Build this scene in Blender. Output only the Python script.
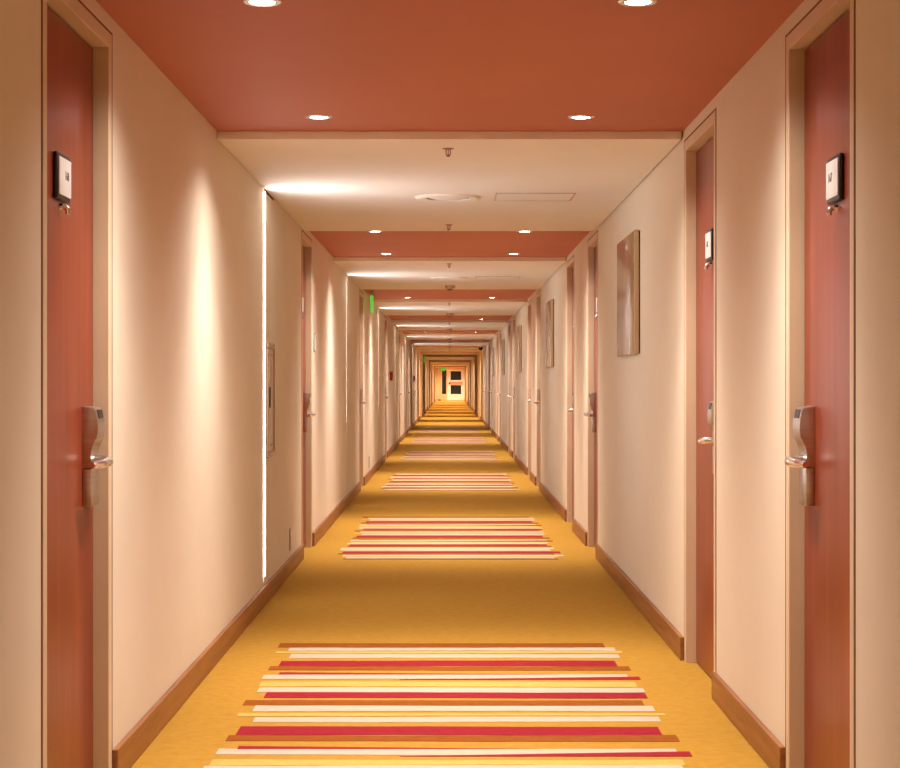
import bpy, bmesh, math, random
from mathutils import Vector, Matrix

random.seed(7)
for o in list(bpy.data.objects):
    bpy.data.objects.remove(o)
SC = bpy.context.scene
COL = SC.collection
PI = math.pi

# ------------------------------------------------------------------ measures (metres)
F = 1800.0            # focal length in pixels of a 900 px wide frame
EYE = 1.185           # camera height
W = 1.0               # half the corridor width
ZW = EYE + 1.045      # lowered white ceiling
ZR = EYE + 1.080      # red ceiling bands
P = 7.72              # length of one bay of the corridor
YB, YE = -4.2, 122.0  # corridor ends

# ------------------------------------------------------------------ camera
cam_d = bpy.data.cameras.new('camera')
cam_d.sensor_width = 36.0
cam_d.lens = F / 900.0 * 36.0
cam_d.shift_y = -0.0011
cam_d.clip_start, cam_d.clip_end = 0.05, 400
cam = bpy.data.objects.new('camera', cam_d)
cam.location = (0, 0, EYE)
cam.rotation_euler = (PI / 2, 0, 0)
COL.objects.link(cam)
SC.camera = cam

# ------------------------------------------------------------------ world, exposure
wd = bpy.data.worlds.new('world'); SC.world = wd
wd.use_nodes = True
wd.node_tree.nodes['Background'].inputs[0].default_value = (0.05, 0.04, 0.03, 1)
wd.node_tree.nodes['Background'].inputs[1].default_value = 0.2
SC.view_settings.view_transform = 'Standard'
SC.view_settings.look = 'None'
SC.view_settings.gamma = 1.0
SC.view_settings.use_curve_mapping = False
SC.view_settings.exposure = 0.72

SPOT_W = 105.0          # downlight power
SPOT_COL = (1.0, 0.94, 0.88)
SLOT_W = 8.5           # power of one light slot
SLOT_COL = (0.98, 0.95, 1.0)
WARM_COL = (1.0, 0.76, 0.54)

# ------------------------------------------------------------------ materials
def mat(name, col, rough=0.6, metal=0.0, spec=0.5, build=None):
    m = bpy.data.materials.new(name); m.use_nodes = True
    nt = m.node_tree; b = nt.nodes['Principled BSDF']
    b.inputs['Base Color'].default_value = (*col, 1)
    b.inputs['Roughness'].default_value = rough
    b.inputs['Metallic'].default_value = metal
    b.inputs['Specular IOR Level'].default_value = spec
    if build: build(nt, b)
    return m

def nnode(nt, t, **kw):
    n = nt.nodes.new(t)
    for k, v in kw.items(): setattr(n, k, v)
    return n

def coords(nt, scale):
    tc = nnode(nt, 'ShaderNodeTexCoord'); mp = nnode(nt, 'ShaderNodeMapping')
    mp.inputs['Scale'].default_value = scale
    nt.links.new(tc.outputs['Object'], mp.inputs['Vector'])
    return mp.outputs['Vector']

def noise_mix(nt, b, vec, stops, scale=1.0, detail=4, rough=0.6, dist=0.0):
    n = nnode(nt, 'ShaderNodeTexNoise')
    n.inputs['Scale'].default_value = scale; n.inputs['Detail'].default_value = detail
    n.inputs['Roughness'].default_value = rough; n.inputs['Distortion'].default_value = dist
    nt.links.new(vec, n.inputs['Vector'])
    r = nnode(nt, 'ShaderNodeValToRGB')
    els = r.color_ramp.elements
    while len(els) < len(stops): els.new(0.5)
    for e, (p, c) in zip(els, stops):
        e.position = p; e.color = (*c, 1)
    nt.links.new(n.outputs['Fac'], r.inputs['Fac'])
    nt.links.new(r.outputs['Color'], b.inputs['Base Color'])
    return n

def bump(nt, b, vec, scale, strength, dist=0.002, detail=3):
    n = nnode(nt, 'ShaderNodeTexNoise')
    n.inputs['Scale'].default_value = scale; n.inputs['Detail'].default_value = detail
    nt.links.new(vec, n.inputs['Vector'])
    bp = nnode(nt, 'ShaderNodeBump')
    bp.inputs['Strength'].default_value = strength; bp.inputs['Distance'].default_value = dist
    nt.links.new(n.outputs['Fac'], bp.inputs['Height'])
    nt.links.new(bp.outputs['Normal'], b.inputs['Normal'])

def b_wall(nt, b):
    v = coords(nt, (1, 1, 1))
    noise_mix(nt, b, v, [(0.3, (0.755, 0.65, 0.505)), (0.7, (0.80, 0.695, 0.55))], 1.3, 5)
    bump(nt, b, v, 140, 0.25, 0.002)
def b_white(nt, b):
    v = coords(nt, (1, 1, 1))
    noise_mix(nt, b, v, [(0.3, (0.86, 0.79, 0.70)), (0.7, (0.90, 0.83, 0.74))], 0.9, 4)
    bump(nt, b, v, 60, 0.06, 0.002)
def b_red(nt, b):
    v = coords(nt, (1, 1, 1))
    noise_mix(nt, b, v, [(0.3, (0.48, 0.155, 0.092)), (0.7, (0.53, 0.175, 0.105))], 0.9, 4)
    bump(nt, b, v, 60, 0.06, 0.002)
def carpet(a, c):
    def f(nt, b):
        v = coords(nt, (1, 1, 1))
        n = noise_mix(nt, b, v, [(0.25, a), (0.75, c)], 22.0, 7, 0.75)
        bump(nt, b, v, 420, 0.7, 0.004, 4)
    return f
def wood(c1, c2, c3, scale):
    def f(nt, b):
        v = coords(nt, scale)
        noise_mix(nt, b, v, [(0.28, c1), (0.5, c2), (0.74, c3)], 1.0, 8, 0.62, 0.35)
    return f
def b_frame(nt, b):
    v = coords(nt, (1, 1, 1))
    noise_mix(nt, b, v, [(0.3, (0.68, 0.51, 0.33)), (0.7, (0.73, 0.555, 0.37))], 3, 4)
def b_brush(c1, c2, sc):
    def f(nt, b):
        v = coords(nt, sc)
        noise_mix(nt, b, v, [(0.3, c1), (0.7, c2)], 1.0, 4)
    return f

M = {}
M['wall'] = mat('cream wallcovering', (0.78, 0.66, 0.5), 0.75, 0, 0.25, b_wall)
M['white'] = mat('off white ceiling paint', (0.78, 0.7, 0.6), 0.8, 0, 0.2, b_white)
M['red'] = mat('terracotta ceiling paint', (0.5, 0.15, 0.07), 0.6, 0, 0.3, b_red)
M['carpet'] = mat('golden carpet', (0.6, 0.3, 0.04), 0.95, 0, 0.05, carpet((0.42, 0.205, 0.027), (0.54, 0.295, 0.050)))
M['c_red'] = mat('crimson carpet yarn', (0.5, 0.03, 0.04), 0.95, 0, 0.05, carpet((0.27, 0.014, 0.024), (0.38, 0.028, 0.040)))
M['c_brown'] = mat('rust carpet yarn', (0.4, 0.12, 0.02), 0.95, 0, 0.05, carpet((0.25, 0.062, 0.010), (0.36, 0.11, 0.020)))
M['c_white'] = mat('ivory carpet yarn', (0.8, 0.7, 0.5), 0.95, 0, 0.05, carpet((0.50, 0.40, 0.29), (0.61, 0.51, 0.38)))
M['c_yel'] = mat('pale yellow carpet yarn', (0.8, 0.5, 0.12), 0.95, 0, 0.05, carpet((0.56, 0.35, 0.08), (0.68, 0.45, 0.13)))
M['base'] = mat('oak baseboard', (0.5, 0.22, 0.06), 0.42, 0, 0.4,
                wood((0.19, 0.06, 0.015), (0.31, 0.115, 0.03), (0.41, 0.18, 0.055), (14, 1.1, 22)))
M['door'] = mat('cherry veneer', (0.3, 0.06, 0.03), 0.3, 0, 0.3,
                wood((0.17, 0.024, 0.009), (0.235, 0.036, 0.013), (0.305, 0.054, 0.019), (20, 16, 0.9)))
M['frame'] = mat('tan painted frame', (0.62, 0.45, 0.3), 0.5, 0, 0.35, b_frame)
M['steel'] = mat('satin steel', (0.5, 0.46, 0.43), 0.3, 1.0, 0.5, b_brush((0.50, 0.45, 0.41), (0.62, 0.57, 0.53), (2, 2, 120)))
M['chrome'] = mat('polished chrome', (0.8, 0.78, 0.76), 0.22, 1.0, 0.5, b_brush((0.74, 0.72, 0.70), (0.84, 0.82, 0.8), (3, 3, 3)))
M['pict'] = mat('brushed bronze metal', (0.3, 0.2, 0.12), 0.2, 0.25, 0.35, b_brush((0.24, 0.14, 0.07), (0.40, 0.26, 0.14), (3, 40, 1.5)))
M['black'] = mat('black plastic', (0.02, 0.018, 0.018), 0.45, 0, 0.5, b_brush((0.016, 0.015, 0.015), (0.026, 0.023, 0.023), (9, 9, 9)))
M['plastic'] = mat('white plastic', (0.8, 0.77, 0.74), 0.4, 0, 0.5, b_brush((0.78, 0.75, 0.72), (0.83, 0.80, 0.77), (9, 9, 9)))
M['ink'] = mat('brown print', (0.12, 0.06, 0.05), 0.6, 0, 0.3, b_brush((0.10, 0.05, 0.04), (0.14, 0.07, 0.06), (9, 9, 9)))
M['brass'] = mat('bronze sprinkler metal', (0.3, 0.14, 0.08), 0.35, 1.0, 0.5, b_brush((0.26, 0.12, 0.07), (0.36, 0.17, 0.1), (9, 9, 9)))
M['alarm'] = mat('red alarm plastic', (0.35, 0.01, 0.015), 0.4, 0, 0.5, b_brush((0.32, 0.009, 0.012), (0.40, 0.014, 0.018), (9, 9, 9)))
M['glass'] = mat('dark night glass', (0.012, 0.016, 0.018), 0.08, 0, 0.5, b_brush((0.010, 0.014, 0.016), (0.02, 0.024, 0.026), (2, 2, 2)))
M['grey'] = mat('grey painted steel', (0.2, 0.16, 0.13), 0.5, 0, 0.4, b_brush((0.25, 0.21, 0.175), (0.32, 0.27, 0.22), (4, 4, 4)))
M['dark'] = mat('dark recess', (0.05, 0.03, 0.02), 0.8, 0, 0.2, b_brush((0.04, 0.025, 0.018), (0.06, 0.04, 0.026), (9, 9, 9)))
M['joint'] = mat('brown frame joint', (0.2, 0.09, 0.04), 0.8, 0, 0.2, b_brush((0.17, 0.075, 0.032), (0.23, 0.10, 0.048), (9, 9, 9)))
M['cab'] = mat('grained metal cabinet', (0.6, 0.48, 0.36), 0.34, 0.75, 0.5,
               wood((0.36, 0.25, 0.16), (0.55, 0.42, 0.29), (0.78, 0.66, 0.5), (5, 26, 3.5)))
M['endwood'] = mat('pale timber', (0.72, 0.5, 0.3), 0.5, 0, 0.3, wood((0.62, 0.4, 0.22), (0.7, 0.48, 0.28), (0.78, 0.56, 0.34), (6, 6, 1)))
M['bar'] = mat('red push bar', (0.6, 0.12, 0.07), 0.4, 0, 0.4, b_brush((0.60, 0.22, 0.14), (0.68, 0.26, 0.17), (9, 9, 9)))

def emis(name, col, s):
    m = bpy.data.materials.new(name); m.use_nodes = True
    b = m.node_tree.nodes['Principled BSDF']
    b.inputs['Base Color'].default_value = (0.02, 0.02, 0.02, 1)
    b.inputs['Emission Color'].default_value = (*col, 1)
    b.inputs['Emission Strength'].default_value = s
    return m
M['lamp'] = emis('lit lamp', (1, 0.93, 0.85), 22)
M['lampwarm'] = emis('lit warm lamp', (1, 0.75, 0.42), 22)
M['lampoff'] = mat('unlit lamp', (0.5, 0.42, 0.35), 0.3, 0, 0.5, b_brush((0.46, 0.38, 0.31), (0.54, 0.46, 0.39), (9, 9, 9)))
M['green'] = emis('lit green sign', (0.12, 0.75, 0.06), 0.42)
M['led'] = emis('lit led strip', (1, 0.96, 0.95), 7)

# ------------------------------------------------------------------ geometry helpers
def mesh_of(bm, name, material, smooth=None):
    bmesh.ops.recalc_face_normals(bm, faces=bm.faces[:])
    me = bpy.data.meshes.new(name); bm.to_mesh(me); bm.free()
    me.materials.append(M[material])
    if smooth is not None:
        for p in me.polygons: p.use_smooth = True
        if hasattr(me, 'set_sharp_from_angle'): me.set_sharp_from_angle(angle=smooth)
    return me

def add_box(bm, x0, x1, y0, y1, z0, z1, bev=0.0, seg=2):
    vs = [bm.verts.new((x, y, z)) for x in (x0, x1) for y in (y0, y1) for z in (z0, z1)]
    fs = [(0, 1, 3, 2), (4, 6, 7, 5), (0, 4, 5, 1), (2, 3, 7, 6), (0, 2, 6, 4), (1, 5, 7, 3)]
    faces = [bm.faces.new([vs[i] for i in f]) for f in fs]
    if bev:
        es = list({e for f in faces for e in f.edges})
        bmesh.ops.bevel(bm, geom=es, offset=bev, segments=seg, affect='EDGES', profile=0.5)

def add_prism(bm, pts, a0, a1, axis='y', bev=0.0):
    """pts: polygon in the two other axes; axis y -> (x, z), axis x -> (y, z), axis z -> (x, y)"""
    def v(p, a):
        if axis == 'y': return (p[0], a, p[1])
        if axis == 'x': return (a, p[0], p[1])
        return (p[0], p[1], a)
    A = [bm.verts.new(v(p, a0)) for p in pts]; B = [bm.verts.new(v(p, a1)) for p in pts]
    fs = [bm.faces.new(A), bm.faces.new(B[::-1])]
    n = len(pts)
    for i in range(n):
        fs.append(bm.faces.new((A[i], B[i], B[(i + 1) % n], A[(i + 1) % n])))
    if bev:
        es = list({e for f in fs[:2] for e in f.edges})
        bmesh.ops.bevel(bm, geom=es, offset=bev, segments=2, affect='EDGES', profile=0.5)

def add_lathe(bm, prof, n=24, c=(0, 0, 0)):
    """prof: list of (r, z), revolved about z"""
    rings = []
    for r, z in prof:
        if r < 1e-6: rings.append([bm.verts.new((c[0], c[1], c[2] + z))])
        else: rings.append([bm.verts.new((c[0] + r * math.cos(2 * PI * i / n), c[1] + r * math.sin(2 * PI * i / n), c[2] + z)) for i in range(n)])
    for a, b in zip(rings, rings[1:]):
        for i in range(n):
            j = (i + 1) % n
            if len(a) == 1 and len(b) == 1: continue
            if len(a) == 1: bm.faces.new((a[0], b[i], b[j]))
            elif len(b) == 1: bm.faces.new((a[i], b[0], a[j]))
            else: bm.faces.new((a[i], b[i], b[j], a[j]))

def add_tube(bm, pts, r, n=10, flat=1.0, upv=None):
    """tube with capped ends along pts; r number or list; flat squashes it in z"""
    pts = [Vector(p) for p in pts]; rings = []
    for i, p in enumerate(pts):
        d = (pts[min(i + 1, len(pts) - 1)] - pts[max(i - 1, 0)]).normalized()
        up = Vector((0, 0, 1)) if abs(d.z) < 0.9 else Vector((0, 1, 0))
        if upv: up = Vector(upv)
        s = d.cross(up).normalized(); t = s.cross(d).normalized()
        rr = r[i] if isinstance(r, (list, tuple)) else r
        rings.append([bm.verts.new(p + s * rr * math.cos(2 * PI * k / n) + t * rr * flat * math.sin(2 * PI * k / n)) for k in range(n)])
    for a, b in zip(rings, rings[1:]):
        for k in range(n): bm.faces.new((a[k], a[(k + 1) % n], b[(k + 1) % n], b[k]))
    bm.faces.new(rings[0][::-1]); bm.faces.new(rings[-1])

def link(name, me, parent=None, loc=(0, 0, 0), rz=0.0):
    o = bpy.data.objects.new(name, me); COL.objects.link(o)
    o.location = loc; o.rotation_euler = (0, 0, rz)
    if parent is not None: o.parent = parent
    return o

def tag(o, label=None, cat=None, group=None, kind=None):
    if label: o['label'] = label
    if cat: o['category'] = cat
    if group: o['group'] = group
    if kind: o['kind'] = kind
    return o

CACHE = {}
def shared(key, material, fn, smooth=None):
    if key not in CACHE:
        bm = bmesh.new(); fn(bm); CACHE[key] = mesh_of(bm, key, material, smooth)
    return CACHE[key]

ORD = ['first', 'second', 'third', 'fourth', 'fifth', 'sixth', 'seventh', 'eighth', 'ninth', 'tenth', 'eleventh',
       'twelfth', 'thirteenth', 'fourteenth', 'fifteenth', 'sixteenth', 'seventeenth', 'eighteenth', 'nineteenth', 'twentieth']

# ------------------------------------------------------------------ layout of the corridor
A = 0.404             # half width of a door opening
FR = 0.045            # width of a door frame's face
HO = EYE + 0.983      # height of a door opening
GAP = 0.014           # joint between frame and wall
GAPZ = 0.006
NK = 7                # bays with doors
left_doors = [(4.864 + P * k, 1) for k in range(NK)] + [(43.6 + 3.0, 1)]
left_doors = sorted(left_doors)
right_doors = sorted([(4.90 + P * k, 1) for k in range(NK)] + [(7.22 + P * k, -1) for k in range(NK)])   # +1: lock at the far edge
slots = [9.66 + P * k for k in range(6)]
SH = 0.013            # half width of a light slot
BASE_H = 0.10

# floor ------------------------------------------------------------
bm = bmesh.new(); add_box(bm, -1.16, 1.16, YB, YE + 0.2, -0.05, 0)
floor = tag(link('floor', mesh_of(bm, 'floor', 'carpet')), 'golden yellow carpet with striped inlays along the corridor', 'floor', kind='structure')

# ceiling ------------------------------------------------------------
bm = bmesh.new(); add_box(bm, -1.16, 1.16, YB, YE + 0.2, ZR, ZR + 0.08)
ceiling = tag(link('ceiling', mesh_of(bm, 'ceiling', 'red')), 'terracotta red ceiling with lowered off-white bands', 'ceiling', kind='structure')
NBAND = 15
for k in range(-1, NBAND):
    a, b = 7.72 + P * k, 12.385 + P * k
    if b < YB: continue
    key = 'lowered_band'
    def f(bm):
        add_box(bm, -0.999, 0.994, 0, b - a, 0, ZR - ZW, 0.002, 1)
    link('lowered_band', shared(key, 'white', f), ceiling, (0, a, ZW))

# walls ------------------------------------------------------------
def wall_mesh(side, doors, cuts):
    bm = bmesh.new()
    ev = sorted([(y - A - FR - GAP, y + A + FR + GAP, 'door') for y, _ in doors] + [(y - SH, y + SH, 'slot') for y in cuts])
    def bx(n0, n1, y0, y1, z0, z1):
        x0, x1 = side * (W + n0), side * (W + n1)
        add_box(bm, min(x0, x1), max(x0, x1), y0, y1, z0, z1)
    y = YB
    for a, b, t in ev:
        bx(0, 0.16, y, a, 0, ZR)
        if t == 'door': bx(0, 0.16, a, b, HO + FR + GAPZ, ZR)
        else:
            bx(0.024, 0.16, a, b, 0, ZR)
            bx(0, 0.024, a, b, 0, BASE_H + 0.015)
            bx(0, 0.024, a, b, ZW - 0.006, ZR)
        y = b
    bx(0, 0.16, y, YE, 0, ZR)
    return mesh_of(bm, 'wall', 'wall')
wl = tag(link('wall_left', wall_mesh(-1, left_doors, slots)), 'left cream corridor wall with vertical light slots', 'wall', kind='structure')
wr = tag(link('wall_right', wall_mesh(1, right_doors, [])), 'right cream corridor wall with pairs of doors', 'wall', kind='structure')
bm = bmesh.new(); add_box(bm, -1.16, 1.16, YB - 0.1, YB, -0.05, ZR + 0.08)
tag(link('wall_back', mesh_of(bm, 'wall_back', 'wall')), 'cream wall closing the corridor behind the viewpoint', 'wall', kind='structure')

# baseboards ------------------------------------------------------------
def boards(side, name, doors, label):
    root = tag(link(name, None, None, (side * W, 0, 0)), label, 'baseboard', kind='structure')
    y = YB
    spans = []
    for yc, _ in doors:
        spans.append((y, yc - A - FR - GAP)); y = yc + A + FR + GAP
    spans.append((y, 62.0)); spans.append((62.0, YE))
    for a, b in spans:
        if b - a < 0.05: continue
        bm = bmesh.new()
        x0, x1 = (-0.018, 0.0) if side > 0 else (0.0, 0.018)
        add_box(bm, x0, x1, 0, b - a, 0.0, BASE_H, 0.003, 2)
        link('board', mesh_of(bm, 'board', 'base'), root, (0, a, 0))
boards(-1, 'baseboard_left', left_doors, 'oak baseboard along the foot of the left wall')
boards(1, 'baseboard_right', right_doors, 'oak baseboard along the foot of the right wall')

# carpet stripes ------------------------------------------------------------
# (near y, far y, left x, right x) measured from the far edge of one striped field, in photo rows of the nearest field
ROWS = [(643.4, 647.6, 279, 604, 'c_brown'), (647.8, 651.0, 289, 615, 'c_white'), (651.4, 653.6, 276, 622, 'c_yel'),
        (654.4, 658.2, 290, 619, 'c_white'), (661.0, 666.5, 280, 616, 'c_red'), (666.7, 670.6, 269, 630, 'c_brown'),
        (672.6, 675.0, 279, 560, 'c_redL'), (674.8, 679.2, 263, 628, 'c_white'), (677.0, 680.0, 400, 640, 'c_redR'),
        (682.0, 687.0, 260, 636, 'c_yel'), (688.0, 692.6, 258, 644, 'c_white'), (692.8, 698.3, 265, 646, 'c_red'),
        (700.5, 705.5, 244, 643, 'c_brown'), (706.0, 711.6, 254, 654, 'c_white'), (713.6, 716.2, 238, 665, 'c_yel'),
        (717.2, 722.2, 254, 660, 'c_white'), (727.0, 735.4, 238, 660, 'c_red'), (735.6, 741.6, 227, 678, 'c_brown'),
        (746.4, 749.6, 238, 540, 'c_redL'), (749.2, 755.0, 217, 677, 'c_white'), (751.8, 756.8, 400, 691, 'c_redR'),
        (760.0, 765.5, 211, 684, 'c_yel')]
def row_y(v): return EYE * F / (v - 383.0)
FIELD = []
for v0, v1, u0, u1, c in ROWS:
    yf, yn = row_y(v0), row_y(v1); ym = (yf + yn) / 2
    FIELD.append((8.19 - yn, 8.19 - yf, (u0 - 450) * ym / F, (u1 - 450) * ym / F, c))
y0 = 2.62             # the field goes on nearer than the frame's lower edge
for dl, c in [(0.10, 'c_white'), (0.13, 'c_red'), (0.09, 'c_brown'), (0.05, None), (0.09, 'c_white'), (0.05, 'c_yel'), (0.10, 'c_white'),
              (0.06, None), (0.13, 'c_red'), (0.08, 'c_brown'), (0.04, None), (0.09, 'c_white'), (0.07, 'c_yel'), (0.09, 'c_white'), (0.07, 'c_brown')]:
    if c: FIELD.append((y0 + dl, y0, -0.745 + random.uniform(-0.04, 0.04), 0.745 + random.uniform(-0.04, 0.04), c))
    y0 += dl
def stripe(bm, y_near, y_far, x0, x1, seed, taper=''):
    rnd = random.Random(seed); n = 14
    lo, hi = [], []
    w1, w2 = rnd.uniform(0, 6), rnd.uniform(0, 6)
    for i in range(n + 1):
        x = x0 + (x1 - x0) * i / n
        d = 0.006 * math.sin(3.1 * x + w1) + rnd.uniform(-0.003, 0.003)
        t = {'': 1.0, 'L': 1.0 - 0.95 * i / n, 'R': 0.05 + 0.95 * i / n}[taper]
        if taper: lo.append((x, y_near)); hi.append((x, y_near + (y_far - y_near) * t)); continue
        lo.append((x, y_near + d)); hi.append((x, y_far + 0.006 * math.sin(2.6 * x + w2) + rnd.uniform(-0.003, 0.003)))
    add_prism(bm, lo + hi[::-1], 0.0, 0.0012, 'z')
for k in range(0, 6):
    for i, (dn, df, x0, x1, c) in enumerate(FIELD):
        key = 'stripe_%d' % i
        tp = c[-1] if c[-1] in 'LR' else ''
        def f(bm): stripe(bm, -dn, -df, x0, x1, i, tp)
        link('stripe', shared(key, c.rstrip('LR'), f), floor, (0, 8.19 + (P + 0.03) * k, 0.0005 if tp else 0.0002 + 0.00012 * (i % 3)))

# ------------------------------------------------------------------ doors
def text_mesh(txt, size, key):
    if key in CACHE: return CACHE[key]
    cu = bpy.data.curves.new(key, 'FONT'); cu.body = txt; cu.size = size
    cu.align_x = 'CENTER'; cu.align_y = 'CENTER'; cu.extrude = 0.0004; cu.resolution_u = 2
    o = bpy.data.objects.new('tmp', cu); COL.objects.link(o)
    dg = bpy.context.evaluated_depsgraph_get()
    me = bpy.data.meshes.new_from_object(o.evaluated_get(dg))
    bpy.data.objects.remove(o); bpy.data.curves.remove(cu)
    # lay the text upright, facing local +x
    me.transform(Matrix(((0, 0, 1, 0), (1, 0, 0, 0), (0, 1, 0, 0), (0, 0, 0, 1))))
    me.materials.clear(); me.materials.append(M['ink'])
    CACHE[key] = me
    return me

# local door axes: x out of the wall into the corridor, y along the wall, z up; origin on the wall face at the floor
def f_frame(bm):
    o, p = 0.002, -0.125
    for s in (-1, 1):
        a, b = s * A, s * (A + FR)
        add_box(bm, p, o, min(a, b), max(a, b), 0.0, HO + FR, 0.002, 1)
    add_box(bm, p, o, -A, A, HO, HO + FR, 0.002, 1)
    for s in (-1, 1):                      # stop behind the leaf
        a, b = s * (A - 0.02), s * A
        add_box(bm, -0.123, -0.092, min(a, b), max(a, b), 0.0, HO)
    add_box(bm, -0.123, -0.092, -A + 0.02, A - 0.02, HO - 0.02, HO)
def f_joint(bm):
    for s in (-1, 1):
        a, b = s * (A + FR), s * (A + FR + GAP)
        add_box(bm, -0.1, 0.0012, min(a, b), max(a, b), 0.0, HO + FR)
    add_box(bm, -0.1, 0.0012, -A - FR - GAP, A + FR + GAP, HO + FR, HO + FR + GAPZ)
def f_leaf(l):
    def f(bm):
        y0, y1 = (-A + 0.003, A - 0.011)
        if l < 0: y0, y1 = -y1, -y0
        add_box(bm, -0.09, -0.042, y0, y1, 0.006, HO - 0.006, 0.002, 1)
    return f
LC = A - 0.113         # lock centre from the middle of the door
def f_lock(l):
    c = l * LC
    z0 = EYE
    def f(bm):
        # upper housing with a bulged nose and a scooped throat, seen from the side
        pts = [(-0.042, z0 - 0.066), (-0.012, z0 - 0.071)]
        nose = [(-0.004, -0.080), (0.000, -0.098), (0.002, -0.122), (0.001, -0.146), (-0.0015, -0.158)]
        throat = [(-0.009, -0.165), (-0.0145, -0.177), (-0.017, -0.192), (-0.018, -0.210), (-0.016, -0.228), (-0.010, -0.240)]
        pts += [(x, z0 + d) for x, d in nose + throat]
        pts += [(-0.042, z0 - 0.243)]
        add_prism(bm, pts, c - 0.055, c + 0.055, 'y', 0.002)
    return f
def f_lockplate(l):
    c = l * LC
    def f(bm): add_box(bm, -0.042, -0.017, c - 0.052, c + 0.052, EYE - 0.352, EYE - 0.2435, 0.003, 2)
    return f
def f_lens(l):
    c = l * LC
    def f(bm): add_prism(bm, [(-0.0055, EYE - 0.077), (-0.0030, EYE - 0.076), (0.0022, EYE - 0.100), (-0.0005, EYE - 0.102)], c - 0.034, c + 0.034, 'y')
    return f
def f_lever(l):
    c = l * LC; z = EYE - 0.222
    def f(bm):
        pts = [(-0.020, c, z), (0.004, c, z), (0.014, c - l * 0.002, z - 0.000), (0.022, c - l * 0.010, z - 0.001),
               (0.025, c - l * 0.026, z - 0.003), (0.023, c - l * 0.07, z - 0.005), (0.014, c - l * 0.115, z - 0.007), (0.002, c - l * 0.135, z - 0.008)]
        add_tube(bm, pts, [0.017, 0.016, 0.0155, 0.0155, 0.0155, 0.015, 0.0135, 0.010], 14, 0.9)
    return f
PZ = EYE + 0.548      # number plate height
PY = -0.062
def f_plate(bm): add_box(bm, -0.042, -0.029, -0.080, 0.080, -0.062, 0.062, 0.005, 3)
def f_face(bm): add_box(bm, -0.029, -0.0255, -0.073, 0.073, -0.050, 0.050, 0.0015, 2)
def f_hook(bm):
    add_tube(bm, [(-0.042, 0, 0.006), (-0.030, 0, 0.007), (-0.022, 0, 0.003), (-0.019, 0, -0.006), (-0.021, 0, -0.014)], [0.010, 0.008, 0.0075, 0.007, 0.006], 10, 1.0, (0, 1, 0))

def place_door(n, side, yc, lockdir, label, detail, digits=None):
    # lockdir +1: lock on the far edge.  Left doors: local y = world y; right doors are turned by 180 degrees
    rz = 0.0 if side < 0 else PI
    l = lockdir if side < 0 else -lockdir
    root = tag(link('door_%d' % n, None, None, (side * W, yc, 0), rz), label, 'door', 'red wooden guest room doors', 'structure')
    fr = link('door_frame', shared('door_frame', 'frame', f_frame), root); fr['label'] = 'tan painted frame'
    link('frame_joint', shared('frame_joint', 'joint', f_joint), fr)
    link('door_leaf', shared('door_leaf%+d' % l, 'door', f_leaf(l)), root)
    if detail < 1: 
        link('lever_handle', shared('lever%+d' % l, 'chrome', f_lever(l), 0.6), root); return root
    lk = link('lock_housing', shared('lock%+d' % l, 'steel', f_lock(l), 0.5), root)
    link('lock_plate', shared('lockplate%+d' % l, 'steel', f_lockplate(l), 0.5), lk)
    link('lock_lens', shared('lens%+d' % l, 'black', f_lens(l)), lk)
    lv = link('lever_handle', shared('lever%+d' % l, 'chrome', f_lever(l), 0.6), lk); lv['label'] = 'chrome lever handle'
    py = PY if side < 0 else -PY
    pl = link('number_plate', shared('plate', 'black', f_plate, 0.6), root, (0, py, PZ))
    fc = link('plate_face', shared('plate_face', 'plastic', f_face, 0.6), pl); fc['label'] = 'white room number card'
    if digits: link('room_number', text_mesh(digits, 0.034, 'digits' + digits), pl, (-0.0251, 0.018 if side < 0 else -0.018, 0.004))
    link('hook', shared('hook', 'chrome', f_hook, 0.9), root, (0, py + 0.0, PZ - 0.084))
    return root

n = 1
for i, (yc, l) in enumerate(left_doors):
    lab = ('red wooden door nearest the camera on the left wall' if i == 0 else
           '%s red wooden door along the left wall counted from the camera' % ORD[i])
    place_door(n, -1, yc, l, lab, 1 if yc < 32 else 0, '168' if i == 0 else None); n += 1
for i, (yc, l) in enumerate(right_doors):
    lab = ('red wooden door nearest the camera on the right wall' if i == 0 else
           '%s red wooden door along the right wall counted from the camera' % ORD[i])
    place_door(n, 1, yc, l, lab, 1 if yc < 32 else 0, {0: '167', 1: '165'}.get(i)); n += 1

# ------------------------------------------------------------------ light slots in the left wall
def f_strip(bm): add_box(bm, -0.018, 0.004, -0.008, 0.008, BASE_H + 0.05, ZW - 0.02)
def f_liner(bm): add_box(bm, -0.02, 0.0006, 0.0, 0.0048, BASE_H + 0.02, ZW - 0.007)
for k, y in enumerate(slots):
    root = tag(link('light_slot', None, None, (-W, y, 0)), '%s vertical white light slot along the left wall from the camera' % ORD[k], 'wall light', 'light slots in the left wall')
    link('light_strip', shared('strip', 'led', f_strip), root, (0.005 if k == 0 else -0.006, 0, 0))
    if k: link('dimming_liner', shared('liner', 'dark', f_liner), root, (0, SH - 0.005, 0))  # dark liner added to dim the brightly lit far side of the slot
    ld = bpy.data.lights.new('slot_light', 'AREA'); ld.shape = 'RECTANGLE'
    ld.size, ld.size_y = 0.012, 1.35
    ld.energy = SLOT_W; ld.color = SLOT_COL
    lo = bpy.data.objects.new('slot_light', ld); COL.objects.link(lo)
    lo.parent = root; lo.location = (0.0105 if k == 0 else -0.0012, 0, ZW - 0.07 - 1.35 / 2)
    lo.rotation_euler = (0, -PI / 2, 0)
    # area lights shine along local -z: turn it to face +x
    lo.rotation_euler = Matrix(((0, 0, -1), (1, 0, 0), (0, -1, 0))).to_euler()

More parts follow.
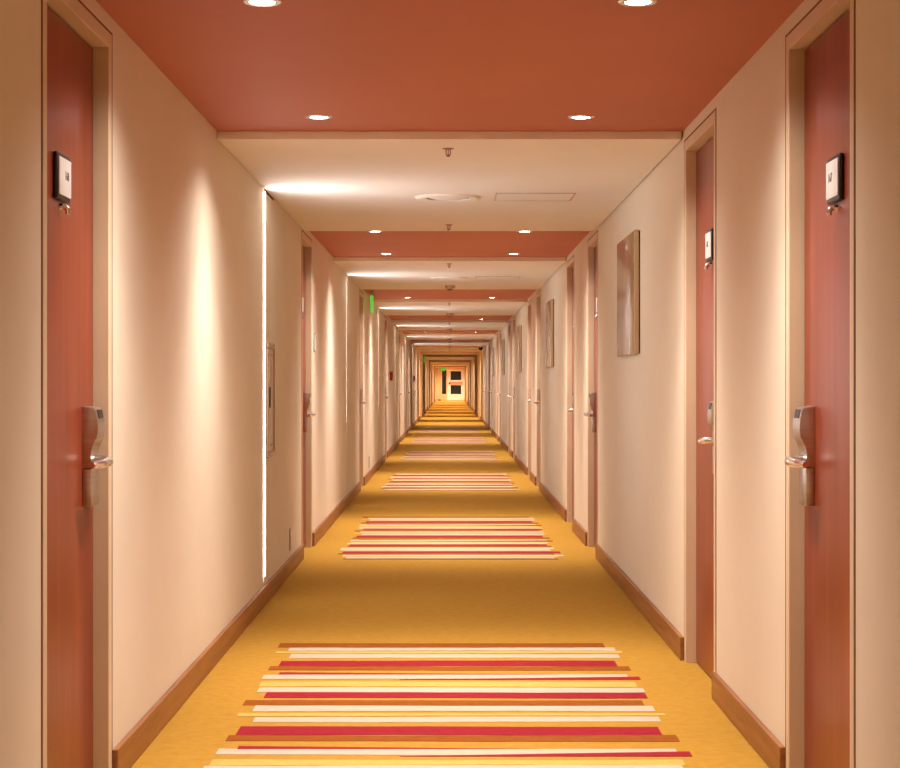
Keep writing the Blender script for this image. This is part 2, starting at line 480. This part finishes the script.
# shadow gap above the wall panel behind the first slot
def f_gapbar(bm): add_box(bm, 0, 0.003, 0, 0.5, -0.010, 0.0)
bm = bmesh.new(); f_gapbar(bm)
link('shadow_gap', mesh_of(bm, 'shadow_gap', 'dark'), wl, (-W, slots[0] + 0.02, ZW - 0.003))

# ------------------------------------------------------------------ downlights
def f_trim(bm): add_lathe(bm, [(0.036, -0.0005), (0.040, -0.0035), (0.052, -0.003), (0.055, 0.0), (0.036, 0.0), (0.036, -0.0005)], 28)
def f_lamp(bm): add_lathe(bm, [(0.0, -0.002), (0.036, -0.002), (0.036, 0.0), (0.0, 0.0)], 24)
def downlight(x, y, label, on=True, warm=False, power=1.0):
    root = tag(link('downlight', None, None, (x, y, ZR)), label, 'ceiling light', 'recessed downlights in the red ceiling bands')
    link('trim_ring', shared('trim', 'chrome', f_trim, 0.6), root)
    link('lamp_disc', shared('lamp' + ('w' if warm else '') if on else 'lamp_off', ('lampwarm' if warm else 'lamp') if on else 'lampoff', f_lamp), root)
    if on:
        for nm, size, share in (('downlight_beam', 92, 0.68), ('downlight_spill', 140, 0.46)):
            ld = bpy.data.lights.new(nm, 'SPOT')
            ld.energy = SPOT_W * power * share; ld.color = WARM_COL if warm else SPOT_COL
            ld.spot_size = math.radians(size); ld.spot_blend = 1.0; ld.shadow_soft_size = 0.035
            lo = bpy.data.objects.new(nm, ld); COL.objects.link(lo)
            lo.parent = root; lo.location = (0, 0, -0.012)
NB = ['red ceiling band nearest the camera'] + ['%s red ceiling band from the camera' % ORD[i] for i in range(1, 18)]
for k in range(-1, 16):
    for row, y0 in (('near', 5.10), ('far', 7.31)):
        y = y0 + P * k
        if y > YE - 0.3: continue
        for s, sx in (('left', -0.532), ('right', 0.532)):
            if k == -1: lab = '%s downlight of the %s row in the red ceiling band behind the viewpoint' % (s, row)
            else: lab = '%s downlight of the %s row in the %s' % (s, row, NB[k])
            off = (k, row, s) in ((3, 'far', 'left'), (5, 'far', 'left'), (5, 'far', 'right'), (8, 'far', 'right'), (9, 'far', 'left'))
            far = k >= 7
            downlight(sx, y, lab, not off, far, (1.0 if k < 7 else 1.2 if k < 13 else 2.2))

# ------------------------------------------------------------------ things on the ceiling
def f_flange(bm): add_lathe(bm, [(0.0, 0.0), (0.034, 0.0), (0.034, -0.003), (0.012, -0.006), (0.0, -0.006)], 16)
def f_yoke(bm):
    for s in (-1, 1):
        add_tube(bm, [(s * 0.011, 0, -0.005), (s * 0.014, 0, -0.018), (s * 0.012, 0, -0.032), (s * 0.004, 0, -0.040)], 0.0032, 8)
    add_tube(bm, [(0, 0, -0.005), (0, 0, -0.036)], 0.003, 8)
def f_defl(bm): add_lathe(bm, [(0.0, -0.038), (0.012, -0.038), (0.013, -0.042), (0.005, -0.047), (0.0, -0.047)], 14)
for i in range(14):
    y = 8.02 + P / 2 * i
    root = tag(link('sprinkler', None, None, (-0.008, y, ZW)), '%s bronze fire sprinkler head along the white ceiling from the camera' % ORD[i], 'sprinkler', 'sprinklers along the middle of the ceiling')
    root.scale = (0.75, 0.75, 0.8)
    link('flange', shared('flange', 'brass', f_flange, 0.5), root)
    link('yoke', shared('yoke', 'brass', f_yoke, 0.6), root)
    link('deflector', shared('defl', 'brass', f_defl, 0.5), root)

# round air diffusers
for k in range(6):
    y = 10.12 + P * k
    root = tag(link('air_diffuser', None, None, (-0.01, y, ZW)), ('round white air diffuser in the white ceiling band nearest the camera' if k == 0 else
               'round white air diffuser in the %s white ceiling band from the camera' % ORD[k]), 'air vent', 'round air diffusers')
    def f_flg(bm): add_lathe(bm, [(0.125, 0.0), (0.125, -0.008), (0.150, -0.013), (0.178, -0.010), (0.187, 0.0), (0.125, 0.0)], 48)
    link('flange', shared('dflange', 'white', f_flg, 0.9), root)
    def f_hub(bm): add_lathe(bm, [(0.0, -0.012), (0.085, -0.010), (0.108, -0.003), (0.108, 0.0), (0, 0)], 40)
    link('hub', shared('hub', 'white', f_hub, 0.9), root)
    def f_back(bm): add_lathe(bm, [(0.10, -0.001), (0.13, -0.001), (0.13, 0.0), (0.10, 0.0)], 30)
    link('backing', shared('dback', 'grey', f_back), root)

# dome smoke detectors seen from the second bay on
def f_dbase(bm): add_lathe(bm, [(0.0, 0.0), (0.056, 0.0), (0.058, -0.012), (0.050, -0.030), (0.030, -0.038), (0.0, -0.038)], 24)
def f_dtip(bm): add_lathe(bm, [(0.0, -0.036), (0.026, -0.036), (0.026, -0.050), (0.018, -0.056), (0.0, -0.056)], 20)
for k in range(1, 6):
    root = tag(link('smoke_detector', None, None, (0.0, 19.3 + P * (k - 1), ZW)), 'smoke detector hanging from the %s white ceiling band from the camera' % ORD[k], 'smoke detector', 'smoke detectors on the ceiling')
    link('detector_base', shared('dbase', 'cab', f_dbase, 0.7), root)
    link('detector_tip', shared('dtip', 'brass', f_dtip, 0.7), root)

# square access hatch
def f_hframe(bm):
    t = 0.006
    for a in ((-0.22, 0.22, -0.205, -0.205 + t), (-0.22, 0.22, 0.205 - t, 0.205), (-0.22, -0.22 + t, -0.205, 0.205), (0.22 - t, 0.22, -0.205, 0.205)):
        add_box(bm, a[0], a[1], a[2], a[3], -0.003, 0)
for k in range(3):
    root = tag(link('access_hatch', None, None, (0.472, 10.1 + P * k, ZW)), ('square white access hatch in the white ceiling band nearest the camera' if k == 0 else
               'square white access hatch in the %s white ceiling band from the camera' % ORD[k]), 'hatch', 'ceiling access hatches')
    link('hatch_panel', shared('hatch_panel', 'white', lambda bm: add_box(bm, -0.208, 0.208, -0.193, 0.193, -0.0025, 0)), root)
    link('hatch_frame', shared('hatch_frame', 'cab', f_hframe), root)

# ------------------------------------------------------------------ wall pictures on the right
def f_pic(bm): add_box(bm, -0.030, -0.004, -0.49, 0.49, 0.0, 0.655, 0.004, 2)
def f_shadowback(bm): add_box(bm, -0.007, 0.0, -0.501, 0.48, 0.004, 0.651)  # black backing painted in as the shadow between panel and wall
def f_picedge(bm): add_box(bm, -0.031, -0.0075, -0.502, -0.49, 0.0, 0.655, 0.001, 1)
PIC = ['brushed metal wall panel nearest the camera on the right wall'] + ['%s brushed metal wall panel along the right wall from the camera' % ORD[i] for i in range(1, 6)]
for k in range(5):
    root = tag(link('wall_panel', None, None, (W, 9.97 + 7.82 * k, EYE + 0.152)), PIC[k], 'picture', 'metal panels on the right wall')
    link('panel_face', shared('pic', 'pict', f_pic, 0.6), root)
    link('shadow_back', shared('shadowback', 'black', f_shadowback), root)
    link('panel_edge', shared('picedge', 'frame', f_picedge), root)

# ------------------------------------------------------------------ things on the left wall
root = tag(link('hose_cabinet', None, None, (-W, 9.965, 0.778)), 'framed metal cabinet set in the left wall beside the bright light slot', 'cabinet')
hw_, hh_ = 0.185, 0.627
def f_cabframe(bm):
    t = 0.03
    add_box(bm, 0, 0.014, -hw_, hw_, 0, t, 0.003, 1); add_box(bm, 0, 0.014, -hw_, hw_, hh_ - t, hh_, 0.003, 1)
    add_box(bm, 0, 0.014, -hw_, -hw_ + t, t, hh_ - t, 0.003, 1); add_box(bm, 0, 0.014, hw_ - t, hw_, t, hh_ - t, 0.003, 1)
link('cabinet_frame', shared('cabframe', 'pict', f_cabframe), root)
link('cabinet_door', shared('cabdoor', 'cab', lambda bm: add_box(bm, 0, 0.008, -hw_ + 0.031, hw_ - 0.031, 0.031, hh_ - 0.031, 0.002, 1)), root)
def f_cabrail(bm):
    add_box(bm, 0.008, 0.012, -hw_ + 0.032, hw_ - 0.032, 0.062, 0.068); add_box(bm, 0.008, 0.012, -hw_ + 0.032, hw_ - 0.032, hh_ - 0.068, hh_ - 0.062)
link('rail', shared('cabrail', 'grey', f_cabrail), root)
link('pull_handle', shared('cabpull', 'black', lambda bm: add_box(bm, 0.008, 0.015, -hw_ + 0.10, -hw_ + 0.12, 0.27, 0.385, 0.003, 1)), root)
link('screw', shared('cabscrew', 'chrome', lambda bm: add_lathe(bm, [(0, -0.006), (0.006, -0.004), (0.007, 0.004), (0, 0.006)], 10)), root, (0.010, -0.02, hh_ - 0.09))

def socket(y, label):
    r = tag(link('wall_socket', None, None, (-W, y, 0.14)), label, 'socket', 'wall sockets')
    link('cover_plate', shared('sockplate', 'steel', lambda bm: add_box(bm, 0, 0.008, -0.05, 0.05, 0, 0.14, 0.003, 1)), r)
    link('socket_insert', shared('sockins', 'plastic', lambda bm: add_box(bm, 0.008, 0.011, -0.03, 0.03, 0.03, 0.11, 0.001, 1)), r)
socket(11.25, 'power socket low on the left wall before the second door')
socket(22.2, 'power socket low on the left wall past the third door')

def sign_plate(y, label):
    r = tag(link('wall_sign', None, None, (-W, y, EYE + 0.23)), label, 'sign', 'small grey plates beside doors')
    link('plate', shared('wsign', 'steel', lambda bm: add_box(bm, 0, 0.008, -0.06, 0.06, 0, 0.14, 0.002, 1)), r)
    link('plate_face', shared('wsignface', 'plastic', lambda bm: add_box(bm, 0.008, 0.0095, -0.052, 0.052, 0.008, 0.132)), r)
sign_plate(13.24, 'small grey plate on the left wall just past the second door')
sign_plate(21.2, 'small grey plate on the left wall just past the third door')

def alarm(y, label):
    r = tag(link('fire_alarm', None, None, (-W, y, EYE + 0.04)), label, 'fire alarm', 'red fire alarm boxes')
    link('alarm_box', shared('alarm', 'alarm', lambda bm: add_box(bm, 0, 0.05, -0.06, 0.06, 0, 0.15, 0.006, 2)), r)
    link('alarm_window', shared('alarmw', 'black', lambda bm: add_box(bm, 0.05, 0.053, -0.035, 0.035, 0.04, 0.11, 0.001, 1)), r)
alarm(29.9, 'red fire alarm box on the left wall past the fourth door, nearer one')
alarm(49.0, 'red fire alarm box farther along the left wall')

# green exit signs
def exit_sign(loc, rz, label, drop):
    r = tag(link('exit_sign', None, None, loc, rz), label, 'sign', 'green exit signs')
    link('sign_face', shared('exitface', 'green', lambda bm: add_box(bm, -0.013, 0.013, -0.16, 0.16, -0.2, 0, 0.003, 1)), r)
    def fb(bm):
        for s in (-1, 1): add_tube(bm, [(0, s * 0.1, -0.002), (0, s * 0.1, drop)], 0.006, 8)
        add_box(bm, -0.025, 0.025, -0.13, 0.13, drop - 0.012, drop)
    bm = bmesh.new(); fb(bm); link('sign_bracket', mesh_of(bm, 'bracket', 'grey'), r)
    link('sign_cap', shared('exitcap', 'grey', lambda bm: add_box(bm, -0.016, 0.016, -0.165, 0.165, -0.001, 0.008, 0.002, 1)), r)
exit_sign((-0.925, 21.3, EYE + 1.035), 0, 'green lit exit sign hanging beside the left wall past the third door', ZR - EYE - 1.035)
exit_sign((-0.93, 65.0, ZW - 0.1), 0, 'small green exit sign on the left at the grey door portal', 0.1 + ZR - ZW)

# dome camera on the ceiling
root = tag(link('dome_camera', None, None, (0.875, 51.5, ZW)), 'black dome camera under the ceiling at the right wall', 'security camera')
link('mount', shared('dommount', 'plastic', lambda bm: add_lathe(bm, [(0, 0), (0.075, 0), (0.072, -0.02), (0, -0.02)], 20), 0.6), root)
link('dome', shared('dome', 'black', lambda bm: add_lathe(bm, [(0.062, -0.02), (0.062, -0.05), (0.05, -0.085), (0.028, -0.105), (0, -0.112)], 20), 0.9), root)

# ------------------------------------------------------------------ door portals far along
def portal(i, y, t, m):
    bm = bmesh.new()
    for s in (-1, 1):
        x0, x1 = sorted((s * 1.0, s * (1.0 - t))); add_box(bm, x0, x1, 0, 0.14, 0.0, ZR, 0.004, 1)
    add_box(bm, -1.0 + t, 1.0 - t, 0, 0.14, ZR - 0.035 - t, ZR, 0.004, 1)
    tag(link('trim_%d' % i, mesh_of(bm, 'portal', m), None, (0, y, 0)), '%s portal framing the far corridor' % ['nearest, tan', 'nearer grey', 'farther grey', 'smaller, farther tan', 'last, brown wooden'][i - 1], 'trim', kind='structure')
for i, (y, t, m) in enumerate([(60.0, 0.055, 'frame'), (66.2, 0.09, 'grey'), (84.0, 0.08, 'grey'), (97.0, 0.06, 'frame'), (109.0, 0.07, 'base')]):
    portal(i + 1, y, t, m)

# ------------------------------------------------------------------ the end of the corridor: glazed door and side light
bm = bmesh.new()
def ex(u): return (u - 450.0) / F * YE
def ez(v): return EYE + (383.0 - v) / F * YE
dx0, dx1 = ex(447.2), ex(464.2); sx0, sx1 = ex(441.6), ex(446.6); ztop = ez(369.6)
add_box(bm, -1.16, sx0, YE, YE + 0.2, 0, ZR); add_box(bm, sx1, dx0, YE, YE + 0.2, 0, ZR)
add_box(bm, dx1, 1.16, YE, YE + 0.2, 0, ZR); add_box(bm, sx0, sx1, YE, YE + 0.2, ztop, ZR); add_box(bm, dx0, dx1, YE, YE + 0.2, ztop, ZR)
add_box(bm, sx0, sx1, YE, YE + 0.2, 0, ez(394.5))
tag(link('wall_end', mesh_of(bm, 'wall_end', 'endwood')), 'timber wall closing the far end of the corridor', 'wall', kind='structure')
root = tag(link('window_1', None, None, (0, YE, 0)), 'tall dark side window left of the far end door', 'window', kind='structure')
bm = bmesh.new(); z0 = ez(394.5)
for b in ((sx0, sx0 + 0.03, z0, ztop), (sx1 - 0.03, sx1, z0, ztop), (sx0 + 0.03, sx1 - 0.03, z0, z0 + 0.03), (sx0 + 0.03, sx1 - 0.03, ztop - 0.03, ztop)):
    add_box(bm, b[0], b[1], 0.02, 0.09, b[2], b[3])
link('window_frame', mesh_of(bm, 'window_frame', 'endwood'), root)
bm = bmesh.new(); add_box(bm, sx0 + 0.03, sx1 - 0.03, 0.045, 0.06, z0 + 0.03, ztop - 0.03); link('pane', mesh_of(bm, 'pane', 'glass'), root)
root = tag(link('door_%d' % n, None, None, (0, YE, 0)), 'pale door with two dark glass panes at the far end', 'door', kind='structure')
px0, px1 = ex(450.6), ex(461.2)
z1, z2, z3, z4 = ez(394.2), ez(385.2), ez(380.2), ez(371.2)
bm = bmesh.new()
for b in ((dx0, px0, 0.01, ztop), (px1, dx1, 0.01, ztop), (px0, px1, 0.01, z1), (px0, px1, z2, z3), (px0, px1, z4, ztop)):
    add_box(bm, b[0], b[1], 0.03, 0.08, b[2], b[3])
link('door_leaf', mesh_of(bm, 'leaf', 'plastic'), root)
for za, zb in ((z1, z2), (z3, z4)):
    bm = bmesh.new(); add_box(bm, px0, px1, 0.05, 0.06, za, zb); link('pane', mesh_of(bm, 'pane', 'glass'), root)
bm = bmesh.new(); add_box(bm, ex(449.2), ex(462.5), -0.05, 0.03, ez(384.6), ez(381.6), 0.01, 2); pb = link('push_bar', mesh_of(bm, 'push_bar', 'bar'), root)
bm = bmesh.new(); add_lathe(bm, [(0, -0.06), (0.05, -0.05), (0.06, 0), (0.05, 0.05), (0, 0.06)], 14, (ex(449.4), -0.06, ez(383.2))); link('bar_knob', mesh_of(bm, 'knob', 'black'), pb)
exit_sign((ex(442.8), YE - 0.03, ez(368.0)), PI / 2, 'green exit sign above the dark side window at the far end', ZR - ez(368.0))
bm = bmesh.new(); add_box(bm, -0.12, 0.12, -0.09, 0.09, 0.0, 0.07, 0.015, 2); 
tag(link('floor_box', mesh_of(bm, 'floor_box', 'dark'), None, (ex(439.4), YE - 0.2, 0)), 'small dark box on the floor left of the far end door', 'box')
